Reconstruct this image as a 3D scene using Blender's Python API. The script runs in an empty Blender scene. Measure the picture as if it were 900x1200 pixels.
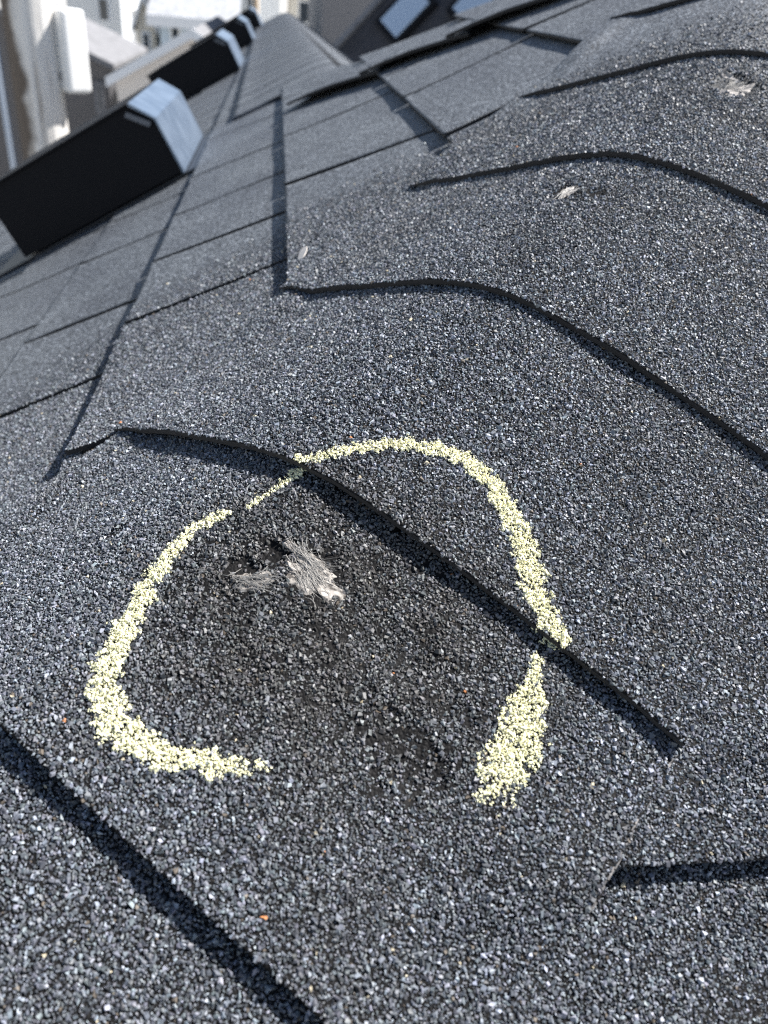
import bpy, math, random
import numpy as np

S = bpy.context.scene
COL = S.collection
rng = np.random.default_rng(11)
random.seed(5)

# ------------------------------------------------------------------ camera, sky, sun, exposure
CAM = np.array([-0.01109882, -0.28768987, 0.16464944])
YAW, PITCH, ROLL, FPX = 0.16064387, 0.56763858, 0.09459716, 948.05
T1, T2 = 0.57112417, 0.57421311          # slopes of the right and the left roof plane (rise over run)
_F = np.array([math.sin(YAW) * math.cos(PITCH), math.cos(YAW) * math.cos(PITCH), -math.sin(PITCH)])
_R0 = np.array([math.cos(YAW), -math.sin(YAW), 0.0])
_U0 = np.cross(_R0, _F)
_R = _R0 * math.cos(ROLL) + _U0 * math.sin(ROLL)
_U = -_R0 * math.sin(ROLL) + _U0 * math.cos(ROLL)


def project(P):
    """points (n,3) -> photo pixels (900 x 1200) and distance; used to keep fine detail to what can be seen"""
    d = P - CAM
    w = d @ _F
    ws = np.where(w > 1e-3, w, 1e-3)
    return 450 + FPX * (d @ _R) / ws, 600 - FPX * (d @ _U) / ws, np.linalg.norm(d, axis=-1), w


def at(x, y, Y):
    """the point of the vertical plane at world depth Y that is seen at photo pixel (x, y)"""
    d = (x - 450) * _R + (600 - y) * _U + FPX * _F
    return CAM + d * (Y - CAM[1]) / d[1]


cd = bpy.data.cameras.new('camera')
cam = bpy.data.objects.new('camera', cd)
COL.objects.link(cam)
cd.sensor_fit = 'HORIZONTAL'
cd.sensor_width = 7.3
cd.lens = FPX / 900 * 7.3
cd.clip_start = 0.01
cd.clip_end = 2000
cd.dof.use_dof = True
cd.dof.focus_distance = 0.345
cd.dof.aperture_fstop = 3.0
from mathutils import Matrix, Vector
cam.matrix_world = Matrix(((_R[0], _U[0], -_F[0], CAM[0]), (_R[1], _U[1], -_F[1], CAM[1]), (_R[2], _U[2], -_F[2], CAM[2]), (0, 0, 0, 1)))
S.camera = cam

SUN_AZ, SUN_EL = math.radians(74), math.radians(50)      # azimuth from +Y towards +X
SUN = np.array([math.sin(SUN_AZ) * math.cos(SUN_EL), math.cos(SUN_AZ) * math.cos(SUN_EL), math.sin(SUN_EL)])
world = bpy.data.worlds.new("World")
S.world = world
world.use_nodes = True
nt = world.node_tree
sky = nt.nodes.new('ShaderNodeTexSky')
sky.sky_type = 'NISHITA'
sky.sun_disc = False
sky.sun_elevation = SUN_EL
sky.sun_rotation = SUN_AZ
nt.links.new(sky.outputs[0], nt.nodes['Background'].inputs[0])
nt.nodes['Background'].inputs[1].default_value = 0.055
sl = bpy.data.lights.new('sun', 'SUN')
sl.energy = 5.0
sl.angle = math.radians(0.5)
sl.color = (1.0, 0.975, 0.94)
so = bpy.data.objects.new('sun', sl)
COL.objects.link(so)
so.rotation_euler = Vector(SUN).to_track_quat('Z', 'Y').to_euler()
so.location = (3, 1, 6)
S.view_settings.view_transform = 'Standard'
S.view_settings.look = 'None'
S.view_settings.gamma = 1
S.view_settings.exposure = 1.18
S.cycles.max_bounces = 6
S.cycles.use_denoising = False
S.cycles.filter_width = 1.1
S.cycles.sample_clamp_indirect = 4


# ------------------------------------------------------------------ helpers
def mat(name, color, rough=0.6, metal=0.0, spec=0.5):
    m = bpy.data.materials.new(name)
    m.use_nodes = True
    b = m.node_tree.nodes['Principled BSDF']
    b.inputs['Base Color'].default_value = (*color, 1)
    b.inputs['Roughness'].default_value = rough
    b.inputs['Metallic'].default_value = metal
    b.inputs['Specular IOR Level'].default_value = spec
    return m, m.node_tree, b


def nn(t, kind, **kw):
    n = t.nodes.new(kind)
    for k, v in kw.items():
        setattr(n, k, v)
    return n


def ramp(t, stops, interp='LINEAR'):
    r = t.nodes.new('ShaderNodeValToRGB')
    r.color_ramp.interpolation = interp
    el = r.color_ramp.elements
    while len(el) < len(stops):
        el.new(0.5)
    for e, (p, c) in zip(el, stops):
        e.position = p
        e.color = (*c, 1)
    return r


def mesh_obj(name, verts, faces, m, parent=None, smooth=False):
    me = bpy.data.meshes.new(name)
    me.from_pydata([tuple(v) for v in verts], [], faces)
    me.materials.append(m)
    if smooth:
        me.polygons.foreach_set('use_smooth', [True] * len(me.polygons))
    me.update()
    o = bpy.data.objects.new(name, me)
    COL.objects.link(o)
    if parent is not None:
        o.parent = parent
        o.matrix_parent_inverse = Matrix.Translation(-Vector(parent.location)) if parent.type == 'EMPTY' else Matrix()
    return o


def empty(name, loc, label, cat, group=None):
    o = bpy.data.objects.new(name, None)
    o.location = loc
    o.empty_display_size = 0.1
    COL.objects.link(o)
    o['label'] = label
    o['category'] = cat
    if group:
        o['group'] = group
    return o


def box_vf(x0, x1, y0, y1, z0, z1):
    v = [(x0, y0, z0), (x1, y0, z0), (x1, y1, z0), (x0, y1, z0), (x0, y0, z1), (x1, y0, z1), (x1, y1, z1), (x0, y1, z1)]
    f = [(0, 3, 2, 1), (4, 5, 6, 7), (0, 1, 5, 4), (1, 2, 6, 5), (2, 3, 7, 6), (3, 0, 4, 7)]
    return v, f


def box(name, b, m, parent=None):
    v, f = box_vf(*b)
    return mesh_obj(name, v, f, m, parent)


def vnoise(x, y, seed=0):
    """smooth 2-D value noise in -1..1 (numpy)"""
    xi, yi = np.floor(x).astype(np.int64), np.floor(y).astype(np.int64)
    fx, fy = x - xi, y - yi
    fx, fy = fx * fx * (3 - 2 * fx), fy * fy * (3 - 2 * fy)

    def hsh(a, b):
        n = (a * 374761393 + b * 668265263 + seed * 974711) & 0x7fffffff
        n = ((n ^ (n >> 13)) * 1274126177) & 0x7fffffff
        return ((n ^ (n >> 16)) & 0xffff) / 32767.5 - 1
    return (hsh(xi, yi) * (1 - fx) + hsh(xi + 1, yi) * fx) * (1 - fy) + (hsh(xi, yi + 1) * (1 - fx) + hsh(xi + 1, yi + 1) * fx) * fy


def smooth(a, b, x):
    t = np.clip((x - a) / (b - a), 0, 1)
    return t * t * (3 - 2 * t)


# ------------------------------------------------------------------ materials
def shingle_material():
    m, t, b = mat('granulated_shingle', (0.05, 0.05, 0.055), 0.62, 0, 0.5)
    tc = nn(t, 'ShaderNodeTexCoord')
    vo = nn(t, 'ShaderNodeTexVoronoi')
    vo.inputs['Scale'].default_value = 760
    t.links.new(tc.outputs['Object'], vo.inputs['Vector'])
    sep = nn(t, 'ShaderNodeSeparateColor')
    t.links.new(vo.outputs['Color'], sep.inputs[0])
    r = ramp(t, [(0.0, (0.011, 0.012, 0.014)), (0.25, (0.042, 0.0465, 0.053)), (0.5, (0.08, 0.088, 0.1)), (0.75, (0.14, 0.152, 0.172)), (0.9, (0.22, 0.24, 0.265)), (1.0, (0.36, 0.39, 0.43))])
    t.links.new(sep.outputs[0], r.inputs[0])
    big = nn(t, 'ShaderNodeTexNoise')
    big.inputs['Scale'].default_value = 9
    big.inputs['Detail'].default_value = 5
    t.links.new(tc.outputs['Object'], big.inputs['Vector'])
    br = ramp(t, [(0.3, (0.78, 0.78, 0.8)), (0.7, (1.15, 1.15, 1.13))])
    t.links.new(big.outputs[0], br.inputs[0])
    mx = nn(t, 'ShaderNodeMix', data_type='RGBA', blend_type='MULTIPLY')
    mx.inputs[0].default_value = 1
    t.links.new(r.outputs[0], mx.inputs[6])
    t.links.new(br.outputs[0], mx.inputs[7])
    # bare, worn asphalt where the granules are gone
    at_ = nn(t, 'ShaderNodeAttribute', attribute_name='bare')
    mb = nn(t, 'ShaderNodeMix', data_type='RGBA')
    t.links.new(at_.outputs['Fac'], mb.inputs[0])
    t.links.new(mx.outputs[2], mb.inputs[6])
    mb.inputs[7].default_value = (0.011, 0.0105, 0.0105, 1)
    t.links.new(mb.outputs[2], b.inputs['Base Color'])
    bp = nn(t, 'ShaderNodeBump')
    bp.inputs['Distance'].default_value = 0.0007
    bp.inputs['Strength'].default_value = 1.0
    inv = nn(t, 'ShaderNodeMath', operation='SUBTRACT')
    inv.inputs[0].default_value = 1
    t.links.new(vo.outputs['Distance'], inv.inputs[1])
    sb = nn(t, 'ShaderNodeMapRange'); sb.inputs['To Min'].default_value = 1.0; sb.inputs['To Max'].default_value = 0.6
    t.links.new(at_.outputs['Fac'], sb.inputs[0]); t.links.new(sb.outputs[0], bp.inputs['Strength'])
    ss = nn(t, 'ShaderNodeMapRange'); ss.inputs['To Min'].default_value = 0.5; ss.inputs['To Max'].default_value = 0.08
    t.links.new(at_.outputs['Fac'], ss.inputs[0]); t.links.new(ss.outputs[0], b.inputs['Specular IOR Level'])
    t.links.new(inv.outputs[0], bp.inputs['Height'])
    t.links.new(bp.outputs[0], b.inputs['Normal'])
    return m


def granule_material(instanced=False):
    m, t, b = mat('ceramic_granule', (0.05, 0.05, 0.055), 0.52, 0, 0.42)
    a = nn(t, 'ShaderNodeAttribute', attribute_name='tone')
    a.attribute_type = 'INSTANCER' if instanced else 'GEOMETRY'
    t.links.new(a.outputs['Color'], b.inputs['Base Color'])
    return m


M_SH = shingle_material()
M_GR = granule_material()
M_GRI = granule_material(True)
M_EDGE, _t, _b = mat('cut_asphalt_edge', (0.018, 0.018, 0.02), 0.75)
M_CHALK, _t, _b = mat('chalk', (0.86, 0.82, 0.47), 0.95, 0, 0.1)
_n = nn(_t, 'ShaderNodeTexNoise'); _n.inputs['Scale'].default_value = 900
_tc = nn(_t, 'ShaderNodeTexCoord'); _t.links.new(_tc.outputs['Object'], _n.inputs['Vector'])
_r = ramp(_t, [(0.3, (0.7, 0.67, 0.43)), (0.6, (0.92, 0.89, 0.62))]); _t.links.new(_n.outputs[0], _r.inputs[0]); _t.links.new(_r.outputs[0], _b.inputs['Base Color'])
M_FIB, _t, _b = mat('glass_fibre', (0.46, 0.44, 0.41), 0.5)
M_MATT, _t, _b = mat('torn_fibre_mat', (0.2, 0.175, 0.15), 0.9)
_n = nn(_t, 'ShaderNodeTexNoise'); _n.inputs['Scale'].default_value = 500
_tc = nn(_t, 'ShaderNodeTexCoord'); _t.links.new(_tc.outputs['Object'], _n.inputs['Vector'])
_r = ramp(_t, [(0.35, (0.07, 0.06, 0.052)), (0.62, (0.43, 0.395, 0.355))]); _t.links.new(_n.outputs[0], _r.inputs[0]); _t.links.new(_r.outputs[0], _b.inputs['Base Color'])
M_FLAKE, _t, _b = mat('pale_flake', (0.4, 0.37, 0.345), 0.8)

# ------------------------------------------------------------------ roof geometry
# hip crest through the origin; right plane z = T1*y, left plane z = T2*x, hip where they meet
HIP = np.array([1 / T2, 1 / T1, 1.0]); HIP /= np.linalg.norm(HIP)
N1 = np.array([0, -T1, 1.0]); N1 /= np.linalg.norm(N1)
N2 = np.array([-T2, 0, 1.0]); N2 /= np.linalg.norm(N2)
A1 = np.cross(HIP, N1); A1 *= np.sign(A1[0])
A2 = np.cross(HIP, N2); A2 *= -np.sign(A2[0])
UV = np.array([1, 0, T2]) / math.hypot(1, T2)       # up the left plane
VV = np.array([0, 1, T1]) / math.hypot(1, T1)       # up the right plane
YV = np.array([0, 1.0, 0]); XV = np.array([1.0, 0, 0])
EXPO = 0.142                                        # exposure of a cap
A0, E2 = -0.1385, 0.1393                           # first butt line and exposure of the left plane
V0, E1 = -0.1547, 0.143                             # the same of the right plane
WL, WR, RB = 0.1728, 0.1765, 0.035                  # cap half widths, bend radius
COURSE_T = {-1: 0.0074, 0: 0.0078, 1: 0.0066, 2: 0.0065, 3: 0.005}   # keyed by k + 0: A is -1


def course_t(k):
    return COURSE_T.get(k, 0.0026)


def saw(x, x0, e, tfun, c=0.001, ramp_w=0.0):
    k = np.floor((x - x0) / e)
    f = (x - x0) / e - k
    T = np.vectorize(tfun)(k.astype(int)) if k.size else k
    h = c + T * (1 - f)
    if ramp_w:
        nxt = np.vectorize(tfun)((k + 1).astype(int)) if k.size else k
        h = np.maximum(h, c + nxt * smooth(1 - ramp_w / e, 1.0, f))
    return h


def left_top(P):
    u = P @ UV
    return saw(u, A0 + E2, E2, course_t, 0.001, 0.065)


def right_t(k):
    return {0: 0.0068, 1: 0.002}.get(k, 0.004)


def right_top(P):
    v = P @ VV
    return saw(v, V0, E1, right_t, 0.001, 0.03)


def hip_xy(w):
    q = np.sqrt(w * w + RB * RB)
    return (w + q) / 2, (q - w) / 2, q


def hip_surf(s, w):
    p, q2, q = hip_xy(w)
    P = s[..., None] * HIP + p[..., None] * A1 + q2[..., None] * A2
    d = ((1 + w / q) / 2)[..., None] * A1 + ((w / q - 1) / 2)[..., None] * A2
    N = np.cross(np.broadcast_to(HIP, d.shape), d)
    N /= np.linalg.norm(N, axis=-1)[..., None]
    N *= np.sign(N[..., 2:3])
    return P, N


# where each cap's butt edge runs across the hip: (across, along) in metres, measured on the photograph
BUTT = {
    -1: [(-0.17, -0.001), (-0.0206, -0.0011), (0.0269, -0.0011), (0.0622, 0.0003), (0.1019, -0.0003), (0.1289, -0.0005)],
    0: [(-0.1728, -0.006), (-0.1599, -0.0021), (-0.1087, 0.0022), (-0.0682, 0.0023), (-0.0342, 0.0026), (-0.011, 0.0023), (0.0172, 0.0027), (0.0384, 0.0036), (0.0856, 0.002), (0.1096, 0.0018), (0.1412, 0.0002), (0.1753, -0.002)],
    1: [(-0.1573, -0.0082), (-0.1029, -0.0089), (-0.0524, -0.0034), (-0.0229, -0.0031), (-0.0082, -0.0014), (0.0116, -0.0016), (0.0298, 0.0), (0.06, -0.003), (0.0934, -0.005), (0.1503, -0.005)],
    2: [(-0.1673, -0.0094), (-0.109, -0.0127), (-0.072, -0.0158), (-0.0359, -0.0137), (-0.006, -0.0078), (0.0122, -0.0031), (0.0321, -0.0012), (0.0575, 0.0007), (0.0823, 0.0032)],
    3: [(-0.1624, -0.0126), (-0.0896, -0.0201), (-0.0506, -0.0192), (-0.0073, -0.0116), (0.0217, -0.0017)],
    4: [(-0.1662, -0.0051), (-0.1164, -0.0171), (-0.0761, -0.0268), (0.0, -0.015)],
}
CAP_T = {-3: 0.005, 6: 0.0044, -2: 0.005, -1: 0.0058, 0: 0.0056, 1: 0.0044, 2: 0.0037, 3: 0.0036, 4: 0.0040, 5: 0.0044}
CAP_WL = {-2: 0.16, -1: 0.157, 0: 0.160, 1: 0.158, 2: 0.168, 3: 0.163, 4: 0.166}


BUTT_FIT = {}


def butt(n, w):
    b = BUTT.get(n)
    if b is None:
        return np.full(np.shape(w), n * EXPO)
    b = np.array(b)
    c = BUTT_FIT.setdefault(n, np.polyfit(b[:, 0], b[:, 1], 4 if n == 0 else 3 if len(b) > 6 else min(2, len(b) - 1)))
    return n * EXPO + np.polyval(c, np.clip(w, b[0, 0] - 0.01, b[-1, 0] + 0.01))


# damaged spots on the caps: (s, w, radius, depth)
DAMAGE = [(-0.0322, 0.0338, 0.0115, 0.0006), (-0.0465, 0.0098, 0.0062, 0.0016), (-0.0350, 0.0135, 0.0048, 0.0013),
          (0.2342, -0.0121, 0.009, 0.0008), (0.2395, 0.003, 0.006, 0.0006), (0.3814, 0.0187, 0.017, 0.0022), (-0.0665, 0.103, 0.016, 0.0014), (-0.0610, 0.091, 0.008, 0.0010), (-0.0598, -0.0653, 0.006, 0.0009)]


def damage(s, w):
    bare = np.zeros(np.shape(s)); dep = np.zeros(np.shape(s))
    for i, (ds, dw, r, z) in enumerate(DAMAGE):
        d = np.hypot(s - ds, w - dw) / r
        d = d + 0.35 * vnoise(s * 260 + i * 9, w * 260, 3)
        g = 1 - smooth(0.55, 1.15, d)
        bare = np.maximum(bare, g * (0.78 if i < 6 else 0.3))
        dep = np.maximum(dep, g * z)
        rim = np.exp(-((d - 1.25) / 0.3) ** 2) * z * 0.5
        dep = dep - rim
    return bare, dep


def wear(s, w):
    """granule wear inside the marked area"""
    return np.clip(1.25 - np.hypot((s + 0.045) / 0.06, (w - 0.05) / 0.085), 0, 0.8) * 0.8


def cap_height(n, s, w):
    P, N = hip_surf(s, w)
    hl, hr = left_top(P), right_top(P)
    base = 0.0035 + (hl - 0.0035) * smooth(-0.126, -0.149, w) + (hr - 0.0035) * smooth(0.128, 0.160, w)
    f = (s - butt(n, w)) / EXPO
    T = CAP_T[n]
    lt = 0.25 if n in (0, 3, 4) else 0.6
    T = T * (lt + (1 - lt) * smooth(-0.172, -0.12, w))
    h = base + 0.0012 + T * (1 - f)
    h = h + 0.0006 * vnoise(s * 28 + n * 7, w * 28, 5) + 0.00025 * vnoise(s * 120, w * 120, 6)
    wr = wear(s, w)
    h = h + wr * (0.0013 * vnoise(s * 115, w * 115, 8) + 0.0008 * vnoise(s * 50, w * 50, 9))
    bare, dep = damage(s, w)
    return P, N, h - dep, bare


OUT = 620                                             # granules go on past the frame by this many photo pixels
DSOFT, DMAX = 0.52, 0.74                              # single granules fade out between these distances


def sheet(name, top, bottom, m, parent, m_edge=None, bare=None):
    """a sheet of real thickness from two point grids (rows x cols x 3)"""
    r, c = top.shape[:2]
    V = np.concatenate([top.reshape(-1, 3), bottom.reshape(-1, 3)])
    o = r * c
    idx = np.arange(o).reshape(r, c)
    q = np.stack([idx[:-1, :-1], idx[:-1, 1:], idx[1:, 1:], idx[1:, :-1]], -1).reshape(-1, 4)
    F = q.tolist() + (q[:, ::-1] + o).tolist()
    nw = len(F)
    ring = np.concatenate([idx[0, :], idx[1:, -1], idx[-1, -2::-1], idx[-2:0:-1, 0]])
    nx = np.roll(ring, -1)
    F += np.stack([nx, ring, ring + o, nx + o], -1).tolist()
    me = bpy.data.meshes.new(name)
    me.from_pydata(V.tolist(), [], F)
    me.materials.append(m)
    me.materials.append(m_edge or M_EDGE)
    me.polygons.foreach_set('material_index', np.r_[np.zeros(len(q)), np.ones(len(F) - len(q))].astype(np.int32))
    me.polygons.foreach_set('use_smooth', np.r_[np.ones(len(q), bool), np.zeros(len(F) - len(q), bool)])
    me.update()
    if bare is None:
        bare = np.zeros((r, c))
    # black asphalt shows between the granules where these are built one by one
    px, py, pd, pw = project(top.reshape(-1, 3))
    near = (1 - smooth(DSOFT, DMAX, pd)) * (pw > 0.02)
    near = near * smooth(-OUT - 140, -OUT - 60, px) * (1 - smooth(960 + OUT, 1040 + OUT, px)) * smooth(-330, -250, py) * (1 - smooth(1450 + OUT / 2, 1530 + OUT / 2, py))
    bare = np.maximum(bare, near.reshape(r, c))
    ba = me.attributes.new('bare', 'FLOAT', 'POINT')
    ba.data.foreach_set('value', np.concatenate([bare.ravel(), bare.ravel()]).astype(np.float32))
    ob = bpy.data.objects.new(name, me)
    COL.objects.link(ob)
    if parent is not None:
        ob.parent = parent
    return ob


# ------------------------------------------------------------------ granules


def rocks(P, N, size, tone, name, parent, m=None, kind='stuff', flat=0.85):
    """angular mineral granules, one mesh: each has 8 corners, 4 sides and a broken cap"""
    n = len(P)
    if n == 0:
        return None
    a = rng.normal(size=(n, 3)) * 0.42
    Nn = N + a
    Nn /= np.linalg.norm(Nn, axis=1)[:, None]
    r0 = rng.normal(size=(n, 3))
    X = np.cross(Nn, r0); X /= np.linalg.norm(X, axis=1)[:, None]
    Y = np.cross(Nn, X)
    ang = (np.arange(4)[None] + rng.uniform(-0.36, 0.36, (n, 4))) * 2 * np.pi / 4
    st = rng.uniform(0.5, 1.0, (n, 1))
    ca, sa = np.cos(ang), np.sin(ang) * st
    r = size[:, None]
    b = P[:, None] + (X[:, None] * (ca * r)[..., None] + Y[:, None] * (sa * r)[..., None]) - Nn[:, None] * (0.35 * r)[..., None]
    tr = rng.uniform(0.4, 0.95, (n, 4)) * r
    th = (rng.uniform(0.35, 0.75, (n, 1)) + rng.uniform(-0.3, 0.3, (n, 4))) * r * flat
    tp = P[:, None] + X[:, None] * (ca * tr)[..., None] + Y[:, None] * (sa * tr)[..., None] + Nn[:, None] * th[..., None]
    V = np.concatenate([b, tp], 1).reshape(-1, 3).astype(np.float32)
    base = (np.arange(n) * 8)[:, None]
    i = np.arange(4); j = (i + 1) % 4
    quads = (base[:, :, None] + np.stack([i, j, j + 4, i + 4], -1)[None]).reshape(n, 16)
    tri = base + np.array([4, 5, 6, 4, 6, 7])[None]
    loops = np.concatenate([quads, tri], 1).ravel().astype(np.int32)
    sizes = np.tile(np.array([4] * 4 + [3] * 2), n)
    starts = np.concatenate([[0], np.cumsum(sizes)[:-1]]).astype(np.int32)
    me = bpy.data.meshes.new(name)
    me.vertices.add(len(V)); me.vertices.foreach_set('co', V.ravel())
    me.loops.add(len(loops)); me.loops.foreach_set('vertex_index', loops)
    me.polygons.add(len(sizes)); me.polygons.foreach_set('loop_start', starts)
    me.polygons.foreach_set('use_smooth', np.zeros(len(sizes), bool))
    me.update(calc_edges=True)
    if tone is not None:
        ca_ = me.attributes.new('tone', 'FLOAT_COLOR', 'POINT')
        c4 = np.ones((n, 8, 4), np.float32)
        c4[..., :3] = tone[:, None]
        ca_.data.foreach_set('color', c4.ravel())
    me.materials.append(m or M_GR)
    o = bpy.data.objects.new(name, me)
    COL.objects.link(o)
    if parent is not None:
        o.parent = parent
    if kind:
        o['kind'] = kind
    return o


def in_view(P, dmax, soft):
    """1: in the picture (and a little round it), 2: beside the picture, 0: neither"""
    x, y, d, w = project(P)
    inner = (w > 0.02) & (x > -40) & (x < 940) & (y > -60) & (y < 1250)
    outer = (w > 0.02) & ~inner & (x > -OUT - 100) & (x < 1000 + OUT) & (y > -290) & (y < 1490 + OUT / 2)
    keep = rng.random(len(P)) < 1 - smooth(soft, dmax, d)
    return np.where(keep, inner * 1 + outer * 2, 0)


def instancer_group():
    """geometry nodes: an angular stone on every point, for the grit beside the picture"""
    g = bpy.data.node_groups.new('granule_scatter', 'GeometryNodeTree')
    g.interface.new_socket('Geometry', in_out='INPUT', socket_type='NodeSocketGeometry')
    g.interface.new_socket('Geometry', in_out='OUTPUT', socket_type='NodeSocketGeometry')
    gi, go = g.nodes.new('NodeGroupInput'), g.nodes.new('NodeGroupOutput')
    ico = g.nodes.new('GeometryNodeMeshIcoSphere')
    ico.inputs['Radius'].default_value = 1.0
    ico.inputs['Subdivisions'].default_value = 1
    sm = g.nodes.new('GeometryNodeSetMaterial')
    sm.inputs['Material'].default_value = M_GRI
    g.links.new(ico.outputs['Mesh'], sm.inputs['Geometry'])
    iop = g.nodes.new('GeometryNodeInstanceOnPoints')
    g.links.new(gi.outputs[0], iop.inputs['Points'])
    g.links.new(sm.outputs[0], iop.inputs['Instance'])
    for nm, sock in (('turn', 'Rotation'), ('size', 'Scale')):
        a = g.nodes.new('GeometryNodeInputNamedAttribute')
        a.data_type = 'FLOAT_VECTOR'
        a.inputs['Name'].default_value = nm
        g.links.new(a.outputs['Attribute'], iop.inputs[sock])
    g.links.new(iop.outputs[0], go.inputs[0])
    return g


SCATTER = []


def scatter(P, N, size, tone, parent):
    if len(P) < 5:
        return
    if not SCATTER:
        SCATTER.append(instancer_group())
    me = bpy.data.meshes.new('granules')
    me.vertices.add(len(P))
    me.vertices.foreach_set('co', (P + N * 0.0001).astype(np.float32).ravel())
    for nm, v in (('turn', rng.uniform(0, 6.28, (len(P), 3))), ('size', size[:, None] * rng.uniform(0.55, 1.0, (len(P), 3)))):
        a = me.attributes.new(nm, 'FLOAT_VECTOR', 'POINT')
        a.data.foreach_set('vector', v.astype(np.float32).ravel())
    a = me.attributes.new('tone', 'FLOAT_COLOR', 'POINT')
    c4 = np.ones((len(P), 4), np.float32)
    c4[:, :3] = tone
    a.data.foreach_set('color', c4.ravel())
    o = bpy.data.objects.new('granules', me)
    COL.objects.link(o)
    o.parent = parent
    o['kind'] = 'stuff'
    md = o.modifiers.new('scatter', 'NODES')
    md.node_group = SCATTER[0]


def grit(P, N, size, tone, zone, parent):
    i1, i2 = zone == 1, zone == 2
    N = np.broadcast_to(N, P.shape)
    rocks(P[i1], N[i1], size[i1], tone[i1], 'granules', parent)
    scatter(P[i2], N[i2], size[i2], tone[i2], parent)


def tones(n):
    g = np.clip(np.exp(rng.normal(math.log(0.130), 0.52, n)), 0.014, 0.4)
    t = g[:, None] * np.array([0.9, 0.98, 1.12]) * rng.uniform(0.95, 1.05, (n, 3))
    k = rng.random(n)
    t[k < 0.015] = np.array([0.12, 0.1, 0.08])
    t[k < 0.0016] = np.array([0.5, 0.44, 0.32])
    t[k < 0.00012] = np.array([0.52, 0.22, 0.09])
    return t


def jitter_grid(a0, a1, b0, b1, g):
    na, nb = max(1, int((a1 - a0) / g)), max(1, int((b1 - b0) / g))
    A, B = np.meshgrid((np.arange(na) + 0.5) / na * (a1 - a0) + a0, (np.arange(nb) + 0.5) / nb * (b1 - b0) + b0, indexing='ij')
    A = A.ravel() + rng.uniform(-0.5, 0.5, A.size) * g
    B = B.ravel() + rng.uniform(-0.5, 0.5, B.size) * g
    return A, B


G = 0.00102

# chalk stroke: (s, w, width)
CHALK = [[(-0.0985, 0.068, 0.003), (-0.1007, 0.0644, 0.0049), (-0.108, 0.0537, 0.0067), (-0.1156, 0.0394, 0.0087), (-0.119, 0.0264, 0.0094), (-0.1184, 0.0136, 0.0102), (-0.1114, 0.0043, 0.0104), (-0.1, -0.0033, 0.0106), (-0.087, -0.0106, 0.0101), (-0.0743, -0.0168, 0.009), (-0.0576, -0.0223, 0.0078), (-0.0416, -0.024, 0.0065), (-0.0315, -0.0181, 0.0043)],
         [(-0.0231, -0.0107, 0.0028), (-0.012, -0.0086, 0.0036), (-0.0011, -0.0062, 0.0043), (0.0039, -0.0051, 0.0051), (0.0117, 0.0023, 0.005), (0.0246, 0.013, 0.005), (0.0346, 0.0238, 0.0051), (0.0425, 0.0361, 0.0058), (0.046, 0.0493, 0.0065), (0.0429, 0.0645, 0.0071), (0.0368, 0.0759, 0.0084), (0.0288, 0.0875, 0.0097), (0.0187, 0.0985, 0.0102), (0.0103, 0.1079, 0.0101), (0.0052, 0.1179, 0.008), (0.0045, 0.1234, 0.0033)],
         [(-0.0078, 0.1195, 0.0046), (-0.015, 0.1218, 0.0065), (-0.0244, 0.1252, 0.0125), (-0.0354, 0.1286, 0.0160), (-0.0469, 0.1307, 0.0175), (-0.0562, 0.1326, 0.0125), (-0.0605, 0.1377, 0.005)]]


def chalk_mask(s, w):
    best = np.full(len(s), -9.0)
    for line in CHALK:
        L = np.array(line)
        for a, b in zip(L[:-1], L[1:]):
            d = b[:2] - a[:2]
            t = np.clip(((s - a[0]) * d[0] + (w - a[1]) * d[1]) / (d @ d), 0, 1)
            dist = np.hypot(s - a[0] - t * d[0], w - a[1] - t * d[1])
            half = (a[2] + t * (b[2] - a[2])) * 0.5
            best = np.maximum(best, 1 - dist / half)
    return best


roof_verts, roof_faces = [], []
XA = 0.63                                             # hip apex (x = y = XA)


def deck(P):
    k = len(roof_verts)
    roof_verts.extend([tuple(p) for p in P])
    roof_faces.append(tuple(range(k, k + len(P))))


dz = -0.03
EX, EY = -0.85, -0.95                                 # eaves
YB = 5.75                                             # far end of the low wing
pL = lambda x, y: (x, y, T2 * x + dz)
pR = lambda x, y: (x, y, T1 * y + dz)
za = T2 * XA + dz
deck([pL(EX, EX), pL(XA, XA), pL(0.105, 1.20), pL(0.105, 1.2), pL(0.045, YB), pL(EX, YB)][:3] + [pL(0.045, YB), pL(EX, YB)])
deck([pR(EX, EX), pR(3.0, EX), pR(3.0, XA), (XA, XA, za)])
deck([(XA, XA, za), (3.0, XA, za), (3.0, 1.9, za - T1 * (1.9 - XA)), (0.105, 1.9, za - T1 * (1.9 - XA)), (0.105, 1.2, T2 * 0.105 + dz)])
deck([(0.105, 1.2, T2 * 0.105 + dz), (1.2, 1.2, -0.56), (1.2, YB, -0.6), (0.045, YB, T2 * 0.045 + dz)])
dz = -0.0035                                          # felt just under the tabs, away from the hips
deck([pL(EX, EX + 0.25), pL(0.5, 0.75), pL(0.36, 0.82), pL(0.105, 1.05), pL(0.03, YB), pL(EX, YB)])
roof = mesh_obj('roof', roof_verts, roof_faces, M_EDGE)
roof['kind'] = 'structure'

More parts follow.
